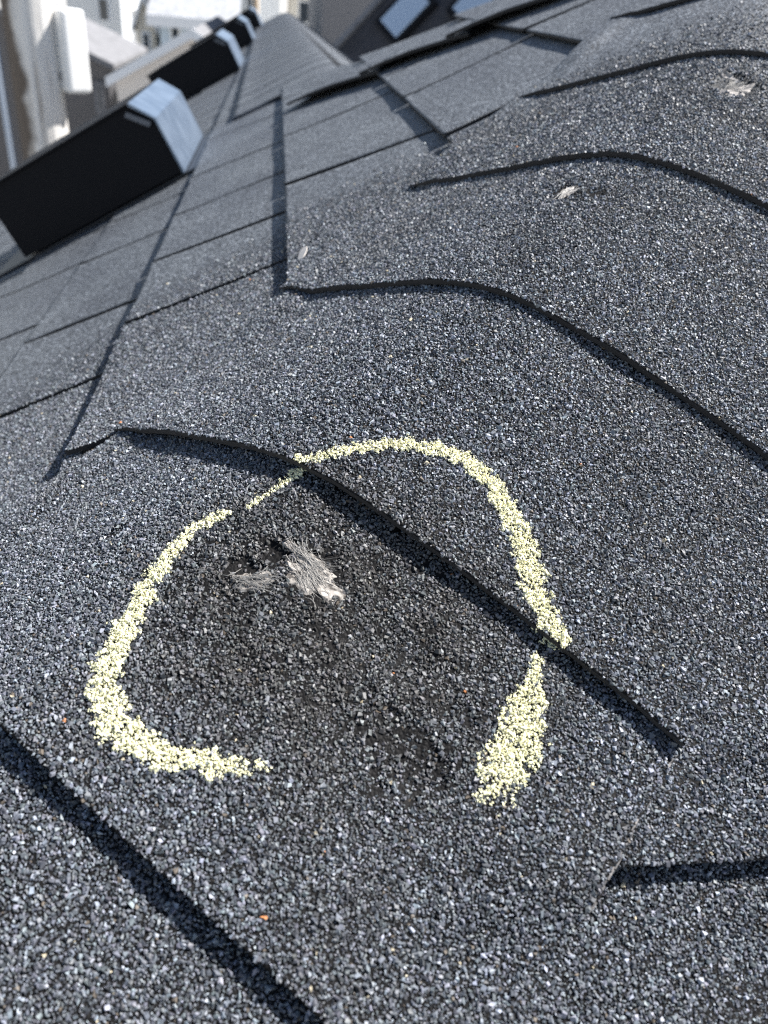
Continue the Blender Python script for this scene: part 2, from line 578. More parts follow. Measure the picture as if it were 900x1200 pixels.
# ---- caps over the near hip
chalk_pts = []
caps = {}
for n in range(-3, 7):
    wl = CAP_WL.get(n, WL)
    ww = np.arange(-wl, WR + 1e-6, 0.003)
    ww = np.append(ww, WR)
    ff = np.concatenate([[0, 0.012], np.linspace(0.03, 1.0, 36), [1.1]])
    Wg = np.broadcast_to(ww, (len(ff), len(ww)))
    ragged = 0.0002 * vnoise(ww * 400 + n * 31, ww * 0, 2)
    Sg = butt(n, ww)[None] + ragged[None] * (1 - ff[:, None]) + ff[:, None] * EXPO
    # a cap ends at the next one's butt plus a tuck
    Pg, Ng, Hg, bare = cap_height(n, Sg, Wg)
    top = Pg + Ng * Hg[..., None]
    th = 0.0027 * (0.35 + 0.65 * smooth(-wl, -wl + 0.03, Wg))
    bot = Pg + Ng * (Hg - th)[..., None]
    o = sheet('hip_cap_shingle', top, bot, M_SH, roof, None, bare)
    caps[n] = o
    # granules
    s, w = jitter_grid(n * EXPO - 0.03, (n + 1) * EXPO + 0.02, -wl, WR, G)
    ok = (s > butt(n, w) + 0.0003) & (s < butt(n + 1, w) + 0.003)
    s, w = s[ok], w[ok]
    P, N = hip_surf(s, w)
    zone = in_view(P, DMAX, DSOFT)
    ok = zone > 0
    s, w, P, N, zone = s[ok], w[ok], P[ok], N[ok], zone[ok]
    P, N, h, bare = cap_height(n, s, w)
    # the sheet's mesh is coarser than the formula: sit a little low
    X = P + N * (h + 0.00008)[:, None]
    wr = wear(s, w)
    pits = smooth(0.1, 0.7, vnoise(s * 330, w * 330, 51)) * smooth(0.1, 0.5, wr)
    keep = rng.random(len(s)) > bare * 0.93 + 0.62 * pits
    X, N, s, w, wr, bare, zone = X[keep], N[keep], s[keep], w[keep], wr[keep], bare[keep], zone[keep]
    size = np.clip(rng.lognormal(math.log(0.00072), 0.36, len(s)), 0.0003, 0.0014)
    tone = tones(len(s)) * (1 - 0.44 * wr)[:, None] * (1 + wr[:, None] * np.array([0.08, 0.0, -0.14]))
    dirt = np.clip(0.4 + vnoise(s * 90, w * 90, 12), 0, 1) * wr * 0.6
    tone = tone * (1 - dirt[:, None]) + dirt[:, None] * np.array([0.075, 0.063, 0.052])
    grime = smooth(0.15, 0.75, vnoise(s * 17 + 3, w * 17, 31) + 0.5 * vnoise(s * 60, w * 60, 32)) * 0.2
    tone = tone * (1 - grime[:, None]) + grime[:, None] * np.array([0.085, 0.08, 0.075]) * rng.uniform(0.4, 1.6, (len(s), 1))
    grit(X, N, size, tone, zone, o)
    cm = chalk_mask(s, w)
    pr = smooth(-0.3, 0.32, cm + 0.5 * vnoise(s * 420, w * 420, 4)) * 0.96
    for es, ew in ((-0.0995, 0.0665), (-0.0600, 0.1360)):
        pr = pr * (0.12 + 0.88 * smooth(0.0, 0.013, np.hypot(s - es, w - ew)))
    c = (cm > -0.7) & (rng.random(len(s)) < pr)
    if c.any():
        chalk_pts.append((X[c], N[c], size[c]))

cx = [np.concatenate(z) for z in zip(*chalk_pts)]
k_ = 7                                                # chalk coats the granules and sits on them as broken crumbs
cP, cN, cS = cx
cj = np.repeat(cP, k_, 0) + rng.normal(size=(len(cP) * k_, 3)) * np.repeat(cS, k_)[:, None] * 0.6
cj = np.concatenate([cP + cN * 0.00022, cj + np.repeat(cN, k_, 0) * 0.00030])
cN2 = np.concatenate([cN, np.repeat(cN, k_, 0)])
cs2 = np.concatenate([cS * 1.12, np.repeat(cS, k_) * rng.uniform(0.16, 0.48, len(cP) * k_)])
chalk = rocks(cj, cN2, cs2, None, 'chalk_ring', None, M_CHALK, None, 0.8)
chalk['label'] = 'pale yellow hand drawn chalk ring around the torn spot on the roof shingles'
chalk['category'] = 'chalk mark'
chalk['kind'] = 'stuff'
caps[-1]['label'] = 'worn hip cap shingle with torn pale fibres inside the chalk ring'


# ---- torn fibres
def fibres(name, parent, s0, w0, n_cap, length, width, count, ang0, fan, label, lift=0.0006, mat_=None, base_poly=None):
    V, F = [], []
    ss, www, dirs = [], [], []
    for i in range(count):
        t = rng.uniform(-1, 1)
        ang = ang0 + fan * t + rng.normal() * 0.1
        L = length * rng.uniform(0.35, 1.0)
        off = width * t + rng.normal() * width * 0.25
        ca, sa = math.cos(ang), math.sin(ang)
        px = np.linspace(-0.5, 0.5, 5) * L + rng.normal() * 0.0036
        bend = rng.normal() * 0.18 * L * (np.linspace(-1, 1, 5) ** 2)
        s = s0 + px * ca - (bend + off) * sa
        w = w0 + px * sa + (bend + off) * ca
        P, N, h, _ = cap_height(n_cap, s, w)
        hh = h + 0.0004 + rng.uniform(0, lift) * np.array([0.3, 0.9, 1.0, 0.8, 0.2]) + rng.uniform(0, 0.0004)
        C = P + N * hh[:, None]
        d = np.gradient(C, axis=0); d /= np.linalg.norm(d, axis=1)[:, None]
        side = np.cross(d, N)
        rad = rng.uniform(0.00005, 0.00012) * np.array([0.5, 1, 1, 1, 0.4])
        k = len(V)
        for q in range(5):
            V += [C[q] + side[q] * rad[q], C[q] + N[q] * rad[q] * 1.4, C[q] - side[q] * rad[q]]
        for q in range(4):
            a = k + 3 * q
            F += [(a, a + 1, a + 4, a + 3), (a + 1, a + 2, a + 5, a + 4)]
    o = mesh_obj(name, V, F, mat_ or M_FIB, parent)
    o['kind'] = 'stuff'
    if label:
        o['label'] = label
    return o


def fibre_mat(parent, s0, w0, n_cap, rs, rw, rot, seed, lift=0.0006, material=None, name='torn_mat', label=None):
    """the ragged bared patch of fibre mat, slightly proud and curled at its rim"""
    k = 36
    V, F = [], []
    for ring in range(4):
        rr = (ring / 3) if ring else 0.02
        th = np.linspace(0, 2 * np.pi, k, endpoint=False)
        e = rr * (1 + 0.6 * vnoise(np.cos(th) * 2.6 + seed, np.sin(th) * 2.6, seed) + 0.2 * vnoise(th * 4, th * 0 + seed, seed))
        a, b = e * rs * np.cos(th), e * rw * np.sin(th)
        s = s0 + a * math.cos(rot) - b * math.sin(rot); w = w0 + a * math.sin(rot) + b * math.cos(rot)
        P, N, h, _ = cap_height(n_cap, s, w)
        hh = h + 0.0002 + lift * (0.2 + 0.5 * vnoise(s * 500, w * 500, seed) + (0.6 if ring == 2 else 0)) - (0.0009 if ring == 3 else 0)
        V += list(P + N * hh[:, None])
    for ring in range(3):
        for i in range(k):
            j = (i + 1) % k
            F.append((ring * k + i, ring * k + j, (ring + 1) * k + j, (ring + 1) * k + i))
    F.append(tuple(range(k)))
    o = mesh_obj(name, V, F, material or M_MATT, parent)
    if label:
        o['label'] = label
    return o


fibre_mat(caps[-1], -0.0345, 0.0335, -1, 0.0135, 0.0085, 1.7, 3)
fibres('torn_fibres', caps[-1], -0.0350, 0.0335, -1, 0.0075, 0.0042, 170, 1.78, 0.16, 'pale fan of torn glass fibres in the shingle')
fibres('torn_fibres', caps[-1], -0.0290, 0.0275, -1, 0.020, 0.0014, 40, 1.55, 0.1, None)
fibre_mat(caps[-1], -0.0300, 0.0235, -1, 0.0030, 0.0085, 0.1, 8)
fibre_mat(caps[-1], -0.0485, 0.0180, -1, 0.0095, 0.0045, 0.9, 6)
fibres('torn_fibres', caps[-1], -0.0490, 0.0175, -1, 0.010, 0.0028, 80, 1.0, 0.25, None, 0.0012)
fibre_mat(caps[1], 0.2342, -0.0121, 1, 0.0095, 0.0030, 0.2, 9, 0.0004, M_FLAKE, 'torn_flake', 'small pale torn flake of fibre mat')
fibres('torn_fibres', caps[1], 0.2342, -0.0125, 1, 0.014, 0.002, 30, 0.25, 0.5, None, 0.0012)
fibre_mat(caps[2], 0.3770, 0.023, 2, 0.012, 0.009, 0.4, 12, 0.0005, M_FLAKE, 'torn_flake', 'round pale crater of torn fibre mat')
fibre_mat(caps[2], 0.392, 0.0110, 2, 0.0030, 0.010, 0.3, 14, 0.0004, M_FLAKE, 'torn_flake')
fibres('torn_fibres', caps[2], 0.380, 0.020, 2, 0.016, 0.005, 45, 0.7, 0.8, None, 0.0012)


# pale dusty ribbon painting sunlight on the side cut of the lower cap, from the ringed cap's tip down to the course below
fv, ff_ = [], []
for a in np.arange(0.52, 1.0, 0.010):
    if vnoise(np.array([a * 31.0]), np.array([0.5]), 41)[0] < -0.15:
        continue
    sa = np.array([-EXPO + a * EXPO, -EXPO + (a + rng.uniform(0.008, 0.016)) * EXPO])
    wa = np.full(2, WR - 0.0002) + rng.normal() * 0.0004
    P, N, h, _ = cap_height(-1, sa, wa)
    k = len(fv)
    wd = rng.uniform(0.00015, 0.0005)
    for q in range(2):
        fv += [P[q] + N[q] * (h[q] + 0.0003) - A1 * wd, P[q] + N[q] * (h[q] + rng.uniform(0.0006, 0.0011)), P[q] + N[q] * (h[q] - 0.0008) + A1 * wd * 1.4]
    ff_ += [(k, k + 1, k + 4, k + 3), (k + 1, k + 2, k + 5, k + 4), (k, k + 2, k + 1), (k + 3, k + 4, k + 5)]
fr_ = mesh_obj('sunlit_edge_ribbon', fv, ff_, M_FLAKE, caps[-1])
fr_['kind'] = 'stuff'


# ---- the field shingles of the left plane (courses run along Y)
def tab_surface(Y, u, k, T, seed, ya, yb):
    f = (u - (A0 + (k + 1) * E2)) / E2
    h = 0.001 + T * (1 - f)
    h = h + 0.0004 * vnoise(Y * 22 + seed, u * 22, 15)
    curl = np.exp(-np.minimum(Y - ya, yb - Y) / 0.012) * np.exp(-np.clip(f, 0, 9) * 6)
    h = h + curl * (0.0006 + 0.0016 * ((seed * 37) % 10) / 10)
    P = Y[..., None] * YV + u[..., None] * UV
    return P, h


def course_joints(k):
    J = {-1: [(0.115, 0.094), (0.321, 0.299), (0.484, 0.445), (0.66, 0.625), (0.873, 0.825), (1.182, 1.10)],
         0: [(0.5103, 0.456), (0.786, 0.754), (0.98, 0.95)],
         1: [(0.3835, 0.395), (0.63, 0.634), (0.83, 0.83)],
         2: [(0.65, 0.612), (0.87, 0.87)],
         -2: [(0.28, 0.25), (0.457, 0.411), (0.71, 0.655), (0.905, 0.84), (1.10, 1.05)],
         -3: [(0.25, 0.2), (0.42, 0.38), (0.57, 0.52), (0.78, 0.735), (0.955, 0.92), (1.15, 1.12)]}.get(k)
    if J is None:
        J = [(0.1 * (k % 2) + 0.2, 0.1 * (k % 2) + 0.18)]
    J = list(J)
    while J[-1][0] < (YB if k < 0 else 1.2):
        st = 0.185 if J[-1][0] < 2.2 else 0.6
        J.append((J[-1][0] + st, J[-1][1] + st))
    return [(-0.9, -0.9), (-0.4, -0.42)] + J if k < -1 else [(-0.4, -0.4)] + J


for k in range(-6, 4):
    u0 = A0 + (k + 1) * E2
    J = course_joints(k)
    for ji, (ja, jb) in enumerate(zip(J[:-1], J[1:])):
        seed = (k + 9) * 100 + ji
        T = course_t(k) * (0.92 + 0.16 * ((seed * 53) % 10) / 10)
        g = 0.0040
        rows = np.array([0, 0.02, 0.1, 0.3, 0.55, 0.8, 1.0, 1.12])
        uu = u0 + rows * E2
        xx = uu * UV[0]
        lo = np.maximum(ja[0] + (ja[1] - ja[0]) * rows + g, xx + 0.200)
        hi = jb[0] + (jb[1] - jb[0]) * rows - g
        hi = np.minimum(hi, np.where(xx > 0.09, np.where(uu > 0.125, 1.30 - xx, 5.7), 5.7))
        if k >= 0:
            hi = np.minimum(hi, 1.36 - np.maximum(xx, 0.0))
        if (hi - lo).max() < 0.01:
            continue
        hi = np.maximum(hi, lo + 0.002)
        cols = np.concatenate([[0, 0.03], np.linspace(0.1, 0.9, 9), [0.97, 1.0]])
        Yg = lo[:, None] + (hi - lo)[:, None] * cols[None]
        Yg = Yg + np.where((cols == 0) | (cols == 1), 0.0006, 0)[None] * vnoise(rows * 7 + seed, rows * 0, 3)[:, None]
        Ug = np.broadcast_to(uu[:, None], Yg.shape)
        P, h = tab_surface(Yg, Ug, k, T, seed, lo[:, None], hi[:, None])
        x, y, d, wz = project(P.reshape(-1, 3))
        if not ((wz > 0) & (x > -900) & (x < 1600) & (y > -300) & (y < 2200)).any():
            continue
        o = sheet('shingle_tab', P + N2 * h[..., None], P + N2 * (h - 0.0028)[..., None], M_SH, roof)
        if d.min() < DMAX:
            Yj, uj = jitter_grid(lo.min(), hi.max(), u0, u0 + E2 + 0.002, G * 1.08)
            fr = (uj - u0) / E2
            l_, h_ = np.interp(fr, rows, lo), np.interp(fr, rows, hi)
            ok = (Yj > l_) & (Yj < h_)
            # not under the caps of the hip
            ok &= np.hypot(0, 1) * (Yj - uj * UV[0]) * abs(A2 @ YV) > 0.1515
            Yj, uj, l_, h_ = Yj[ok], uj[ok], l_[ok], h_[ok]
            P = Yj[:, None] * YV + uj[:, None] * UV
            zone = in_view(P, DMAX, DSOFT)
            ok = zone > 0
            Yj, uj, l_, h_, zone = Yj[ok], uj[ok], l_[ok], h_[ok], zone[ok]
            if len(Yj) > 20:
                P, h = tab_surface(Yj, uj, k, T, seed, l_, h_)
                size = np.clip(rng.lognormal(math.log(0.00073), 0.36, len(Yj)), 0.0003, 0.0014)
                grit(P + N2 * (h + 0.0001)[:, None], N2, size, tones(len(Yj)), zone, o)

# ---- the field shingles of the right plane (courses run along X)
for k in range(-3, 5):
    v0 = V0 + k * E1
    for xa, xb in ((-0.6, 0.02), (0.023, 0.45), (0.453, 0.9), (0.903, 1.35), (1.353, 2.1)):
        rows = np.array([0, 0.02, 0.1, 0.3, 0.55, 0.8, 1.0, 1.12])
        vv = v0 + rows * E1
        yy = vv * VV[1]
        lo = np.maximum(xa, yy + 0.208) + 0 * rows
        hi = np.full(len(rows), xb)
        if (hi - lo).max() < 0.01:
            continue
        lo = np.minimum(lo, hi - 0.002)
        cols = np.linspace(0, 1, 60)
        Xg = lo[:, None] + (hi - lo)[:, None] * cols[None]
        vv2 = np.broadcast_to(vv[:, None], Xg.shape)

        def rsurf(X, v):
            f = (v - v0) / E1
            h = 0.001 + right_t(k) * (1 - f) + 0.0004 * vnoise(X * 30, v * 30 + k, 17)
            return X[..., None] * XV + v[..., None] * VV, h
        P, h = rsurf(Xg, vv2)
        x, y, d, wz = project(P.reshape(-1, 3))
        if not ((wz > 0.01) & (x > -900) & (x < 2300) & (y > -900) & (y < 2600)).any():
            continue
        o = sheet('shingle_tab', P + N1 * h[..., None], P + N1 * (h - 0.0056)[..., None], M_SH, roof)
        Xj, vj = jitter_grid(xa, xb, v0, v0 + E1 + 0.002, G)
        ok = (Xj - vj * VV[1]) * abs(A1 @ XV) > 0.165
        Xj, vj = Xj[ok], vj[ok]
        P = Xj[:, None] * XV + vj[:, None] * VV
        zone = in_view(P, DMAX, DSOFT)
        ok = zone > 0
        Xj, vj, zone = Xj[ok], vj[ok], zone[ok]
        if len(Xj) > 20:
            P, h = rsurf(Xj, vj)
            size = np.clip(rng.lognormal(math.log(0.00072), 0.36, len(Xj)), 0.0003, 0.0014)
            grit(P + N1 * (h + 0.0001)[:, None], N1, size, tones(len(Xj)), zone, o)

# pale chip sticking out of a joint on the left plane
fp = 0.262 * YV + 0.012 * UV + N2 * 0.006
fd = (at(372, 300, 0.3) - at(360, 316, 0.3)); fd /= np.linalg.norm(fd)
chip_v = []
for q, (l, wd, up) in enumerate([(-0.006, 0.0008, 0.0), (-0.002, 0.0026, 0.0015), (0.003, 0.0034, 0.0035), (0.0065, 0.0016, 0.0048)]):
    c = fp + YV * l * 0.8 + UV * l * 0.6
    sd = -YV * 0.6 + UV * 0.8
    for sgn in (-1, 1):
        for zz in (0, 0.0007):
            chip_v.append(c + sd * wd * sgn + N2 * (up + zz))
chip_f = []
for q in range(3):
    a = 4 * q
    chip_f += [(a, a + 2, a + 6, a + 4), (a + 1, a + 5, a + 7, a + 3), (a, a + 4, a + 5, a + 1), (a + 2, a + 3, a + 7, a + 6)]
chip_f += [(0, 1, 3, 2), (12, 14, 15, 13)]
M_CHIP, _t, _b = mat('pale_chip', (0.72, 0.66, 0.6), 0.6)
chip = mesh_obj('torn_flake', chip_v, chip_f, M_CHIP, roof)
chip['label'] = 'small pale flake curled up at the shingle edge'


# ---- caps over the far hip and along the low ridge
def cap_strip(name, org, along, across_l, across_r, nrm, half_l, half_r, length, expo, T, r, tuck=0.03, butt_slant=0.0, lift=0.0):
    """one cap bent over a crest that starts at org and runs along"""
    ww = np.linspace(-half_l, half_r, 33)
    ff = np.array([0, 0.04, 0.3, 0.6, 1.0, 1.0 + tuck / expo])
    q = np.sqrt(ww * ww + r * r)
    sec = ((ww + q) / 2)[:, None] * across_r + ((q - ww) / 2)[:, None] * across_l
    d = ((1 + ww / q) / 2)[:, None] * across_r + ((ww / q - 1) / 2)[:, None] * across_l
    N = np.cross(np.broadcast_to(along, d.shape), d); N /= np.linalg.norm(N, axis=1)[:, None]; N *= np.sign(N[:, 2:3])
    so_ = ff[:, None] * expo + butt_slant * np.clip(-ww, 0, 9)[None] * np.clip(1 - ff[:, None], 0, 1)
    P = org + so_[..., None] * along + sec[None]
    h = 0.009 + T * (1 - ff)[:, None] + lift * smooth(-half_l + 0.05, -half_l, ww)[None] * (1 + 0.5 * np.sin(ff * 3.1))[:, None]
    top = P + N[None] * h[..., None]
    return sheet(name, top, top - N[None] * 0.0035, M_SH, roof, M_SH if 'ridge' in name and org[1] > 1.2 else None)


P3N = np.array([0, T1, 1.0]); P3N /= np.linalg.norm(P3N)
HIP2 = np.array([1 / T2, -1 / T1, 1.0]); HIP2 /= np.linalg.norm(HIP2)
B2 = np.cross(HIP2, N2); B2 *= -np.sign(B2 @ np.array([1, 1, 0]))        # down the left plane, off the crest
B3 = np.cross(HIP2, P3N); B3 *= np.sign(B3 @ np.array([1, 1, 0]))
foot = np.array([0.105, 1.13, T2 * 0.105])
for i in range(6):
    cap_strip('hip_cap_shingle', foot + HIP2 * (i * EXPO), HIP2, B2, B3, None, 0.165, 0.165, EXPO, EXPO, 0.004, 0.03, lift=0.006)
nridge = 31
crest = lambda y: np.array([np.interp(y, [1.13, YB], [0.105, 0.045]), y, 0.0])
RL = -UV
RRt = np.array([1, 0, -T2]) / math.hypot(1, T2)
for i in range(nridge):
    y0 = 1.13 + i * 0.1485
    c = crest(y0); c[2] = T2 * c[0]
    al = crest(y0 + 0.1) - crest(y0); al[2] = T2 * al[0]; al /= np.linalg.norm(al)
    cap_strip('ridge_cap_shingle', c, al, RL, RRt, None, 0.215, 0.215, 0.1485, 0.1485, 0.0010, 0.035, butt_slant=1.1 if i == 0 else 0.0, lift=0.003)

# the house under the roof (walls set in from the eaves)
M_WALL0, _t, _b = mat('own_siding', (0.45, 0.44, 0.42), 0.8)
GZ = -5.8
box('house_wall', (EX + 0.35, 2.6, EX + 0.35, YB - 0.3, GZ, -0.66), M_WALL0)['kind'] = 'structure'

# ------------------------------------------------------------------ roof vents
M_VENT, _t, _b = mat('black_vent_panel', (0.006, 0.006, 0.008), 0.7, 0, 0.25)
M_HOOD, _t, _b = mat('galvanised_hood', (0.5, 0.52, 0.55), 0.36, 0.75)
_n = nn(_t, 'ShaderNodeTexNoise'); _n.inputs['Scale'].default_value = 30
_tc = nn(_t, 'ShaderNodeTexCoord'); _t.links.new(_tc.outputs['Object'], _n.inputs['Vector'])
_r = ramp(_t, [(0.35, (0.2, 0.26, 0.35)), (0.65, (0.28, 0.35, 0.45))]); _t.links.new(_n.outputs[0], _r.inputs[0]); _t.links.new(_r.outputs[0], _b.inputs['Base Color'])
M_TAB, _t, _b = mat('grey_corner_metal', (0.16, 0.17, 0.19), 0.5, 0.4)
M_DARKMETAL, _t, _b = mat('dark_flange', (0.05, 0.055, 0.065), 0.5, 0.5)


def frame_pts(pts, org):
    return [org + UV * a + YV * b + N2 * c for a, b, c in pts]


def prism(name, prof, y0, y1, org, m, parent):
    """profile in (u, n), extruded along Y"""
    k = len(prof)
    V = frame_pts([(a, y0, c) for a, c in prof] + [(a, y1, c) for a, c in prof], org)
    F = [tuple(range(k)), tuple(range(2 * k - 1, k - 1, -1))] + [(i, i + k, (i + 1) % k + k, (i + 1) % k) for i in range(k)]
    return mesh_obj(name, V, F, m, parent)


def vent(Yn, du, label, first=False):
    org = np.array([0.0, Yn, 0.0]) + UV * du
    e = empty('roof_vent', tuple(org + UV * -0.3), label, 'roof vent', 'box vents in a row on the left roof slope')
    D = 0.33
    base = prism('flange', [(-0.50, 0.004), (-0.12, 0.004), (-0.12, 0.0065), (-0.50, 0.0065)], 0.004, D + 0.045, org, M_DARKMETAL, e)
    # black body with a chamfered shoulder on the up-slope side
    body = prism('vent_body', [(-0.430, 0.010), (-0.162, 0.010), (-0.159, 0.083), (-0.181, 0.113), (-0.425, 0.108)], 0.0, D, org, M_VENT, e)
    # sheet metal hood folded over shoulder and up-slope wall, standing proud of the body
    t = 0.003
    prism('hood_wall', [(-0.1605, 0.008), (-0.1575, 0.008), (-0.1545, 0.084), (-0.1575, 0.084)], -0.004, D + 0.004, org, M_HOOD, e)
    prism('hood_shoulder', [(-0.1575, 0.0843), (-0.1545, 0.0843), (-0.177, 0.1165), (-0.180, 0.1138)], -0.004, D + 0.004, org, M_HOOD, e)
    prism('hood_top', [(-0.432, 0.1088), (-0.1805, 0.1138), (-0.1805, 0.1168), (-0.432, 0.1118)], -0.004, D + 0.004, org, M_VENT, e)
    # folded corner tab and rivet on the near face
    prism('corner_tab', [(-0.186, 0.108), (-0.163, 0.083), (-0.169, 0.079), (-0.192, 0.104)], -0.004, -0.001, org, M_TAB, e)
    return e


vent(0.97, 0.0, 'nearest and largest black box vent with bright metal side, at the left edge')
vent(2.60, 0.018, 'second black box vent, just behind the big nearest one')
vent(3.95, 0.028, 'third black box vent along the row, small and far')
vent(5.25, 0.045, 'farthest and smallest black box vent, by the end of the ridge')

# ------------------------------------------------------------------ ground and the neighbourhood
M_GROUND, _t, _b = mat('ground', (0.12, 0.12, 0.08), 0.95)
_n = nn(_t, 'ShaderNodeTexNoise'); _n.inputs['Scale'].default_value = 0.25; _n.inputs['Detail'].default_value = 8
_tc = nn(_t, 'ShaderNodeTexCoord'); _t.links.new(_tc.outputs['Object'], _n.inputs['Vector'])
_r = ramp(_t, [(0.35, (0.32, 0.31, 0.28)), (0.6, (0.44, 0.43, 0.41))]); _t.links.new(_n.outputs[0], _r.inputs[0]); _t.links.new(_r.outputs[0], _b.inputs['Base Color'])
M_ROAD, _t, _b = mat('road', (0.06, 0.06, 0.062), 0.9)
g = mesh_obj('ground', [(-900, -300, GZ), (900, -300, GZ), (900, 1500, GZ), (-900, 1500, GZ)], [(0, 1, 2, 3)], M_GROUND)
g['kind'] = 'structure'
g = mesh_obj('road', [(-200, 29, GZ + 0.004), (200, 29, GZ + 0.004), (200, 34, GZ + 0.004), (-200, 34, GZ + 0.004)], [(0, 1, 2, 3)], M_ROAD)
g['kind'] = 'structure'


def siding(name, c, scale=5.0, depth=0.02):
    m, t, b = mat(name, c, 0.7)
    tc = nn(t, 'ShaderNodeTexCoord')
    wv = nn(t, 'ShaderNodeTexWave', wave_type='BANDS', bands_direction='Z', wave_profile='SAW')
    wv.inputs['Scale'].default_value = scale
    t.links.new(tc.outputs['Object'], wv.inputs['Vector'])
    bp = nn(t, 'ShaderNodeBump'); bp.inputs['Distance'].default_value = depth
    t.links.new(wv.outputs['Fac'], bp.inputs['Height'])
    t.links.new(bp.outputs[0], b.inputs['Normal'])
    return m


def far_roof(name, c):
    m, t, b = mat(name, c, 0.9)
    tc = nn(t, 'ShaderNodeTexCoord'); n = nn(t, 'ShaderNodeTexNoise'); n.inputs['Scale'].default_value = 6; n.inputs['Detail'].default_value = 6
    t.links.new(tc.outputs['Object'], n.inputs['Vector'])
    r = ramp(t, [(0.3, tuple(0.75 * v for v in c)), (0.7, tuple(1.2 * v for v in c))])
    t.links.new(n.outputs[0], r.inputs[0]); t.links.new(r.outputs[0], b.inputs['Base Color'])
    return m


M_WHITE = siding('white_siding', (0.84, 0.86, 0.88))
M_BLUE = siding('blue_siding', (0.5, 0.6, 0.7))
M_CREAM = siding('cream_siding', (0.74, 0.69, 0.6))
M_TAN = siding('beige_siding', (0.74, 0.7, 0.67))
M_GREY = siding('grey_siding', (0.22, 0.22, 0.235))
M_DGREY = siding('dark_grey_siding', (0.14, 0.135, 0.14))
M_ORANGE = siding('tan_orange_siding', (0.62, 0.48, 0.34))
M_TRIM, _t, _b = mat('white_trim', (0.87, 0.88, 0.9), 0.5)
M_GLASS, _t, _b = mat('window_glass', (0.03, 0.04, 0.05), 0.08, 0, 0.8)
M_RLIGHT = far_roof('pale_grey_roof', (0.2, 0.2, 0.21))
M_RWHITE = far_roof('white_roof', (0.36, 0.37, 0.39))
M_RDARK = far_roof('dark_roof', (0.045, 0.045, 0.052))
M_RGREY = far_roof('grey_roof', (0.13, 0.13, 0.14))


def house(label, x0, x1, y0, y1, ze, zr, axis, mw, mr, over=0.3, wins=(), trim=M_TRIM, cat='house', name='house', group=None, fascia=0.2, t=0.12):
    """gabled house: wall box with gables, two roof slabs, fascia boards, windows with frames and panes"""
    e = empty(name, ((x0 + x1) / 2, (y0 + y1) / 2, GZ), label, cat, group)
    if axis == 'Y':                                # ridge along Y, gable faces the camera
        xm = (x0 + x1) / 2
        prof = [(x0, GZ), (x1, GZ), (x1, ze), (xm, zr), (x0, ze)]
        V = [(a, y0, c) for a, c in prof] + [(a, y1, c) for a, c in prof]
    else:
        ym = (y0 + y1) / 2
        prof = [(y0, GZ), (y1, GZ), (y1, ze), (ym, zr), (y0, ze)]
        V = [(x1, a, c) for a, c in prof] + [(x0, a, c) for a, c in prof]
    F = [tuple(range(5)), tuple(range(9, 4, -1))] + [(i, i + 5, (i + 1) % 5 + 5, (i + 1) % 5) for i in range(5)]
    mesh_obj('wall', V, F, mw, e)
    # roof slabs
    half = ((x1 - x0) if axis == 'Y' else (y1 - y0)) / 2
    sl_ = (zr - ze) / half
    for sg in (-1, 1):
        o0, o1 = half + over, 0.0
        zl, zh = zr - sl_ * o0 + 0.03, zr + 0.03
        if axis == 'Y':
            a, b = xm + sg * o0, xm
            q = [(a, y0 - over, zl), (b, y0 - over, zh), (b, y1 + over, zh), (a, y1 + over, zl)]
        else:
            a, b = ym + sg * o0, ym
            q = [(x0 - over, a, zl), (x0 - over, b, zh), (x1 + over, b, zh), (x1 + over, a, zl)]
        V = q + [(p[0], p[1], p[2] + t) for p in q]
        F = [(0, 1, 2, 3), (7, 6, 5, 4), (0, 4, 5, 1), (1, 5, 6, 2), (2, 6, 7, 3), (3, 7, 4, 0)]
        mesh_obj('roof', V, F, mr, e)
        # rake board on the near gable / eave board
        if axis == 'Y':
            yb = y0 - over - 0.03
            V = [(a, yb, zl - fascia + t), (b, yb, zh - fascia + t), (b, yb, zh + t + 0.02), (a, yb, zl + t + 0.02)]
            V += [(p[0], p[1] - 0.04, p[2]) for p in V]
            mesh_obj('rake_board', V, F, trim, e)
        else:
            yy = a + sg * 0.002
            v, f = box_vf(x0 - over, x1 + over, min(yy, yy + sg * 0.05), max(yy, yy + sg * 0.05), zl - fascia + t, zl + t + 0.01)
            mesh_obj('eave_board', v, f, trim, e)
    for face, a0, a1, z0, z1 in wins:
        if face == 'front':
            fr = box('window', (a0, a1, y0 - 0.05, y0 - 0.003, z0, z1), trim, e)
            box('pane', (a0 + 0.07, a1 - 0.07, y0 - 0.062, y0 - 0.052, z0 + 0.07, z1 - 0.07), M_GLASS, fr).parent = fr
        elif face == 'right':
            fr = box('window', (x1 + 0.003, x1 + 0.05, a0, a1, z0, z1), trim, e)
            box('pane', (x1 + 0.052, x1 + 0.062, a0 + 0.07, a1 - 0.07, z0 + 0.07, z1 - 0.07), M_GLASS, fr).parent = fr
    for c in e.children:
        for gch in c.children:
            gch.matrix_parent_inverse = Matrix()
    return e


def xz(px, py, Y):
    p = at(px, py, Y)
    return float(p[0]), float(p[2])


# white two-storey house far left
Y = 40
(xa, za_), (xb, zb_) = xz(82, 46, Y), xz(141, 0, Y)
zt = xz(110, -32, Y)[1]
w0, w1 = xz(115, 15, Y), xz(128, 7, Y)
house('white two storey house with one small dark front window, far left', xa, xb, Y, Y + 9, zt, zt + 1.6, 'X', M_WHITE, M_RDARK, 0.4,
      [('front', w0[0], w1[0], w0[1] - 0.3, w1[1] + 0.3), ('front', xz(122, 42, Y)[0], xz(133, 42, Y)[0], xz(0, 44, Y)[1], xz(0, 36, Y)[1]), ('right', Y + 2.5, Y + 4, zt - 2.6, zt - 1.2)])
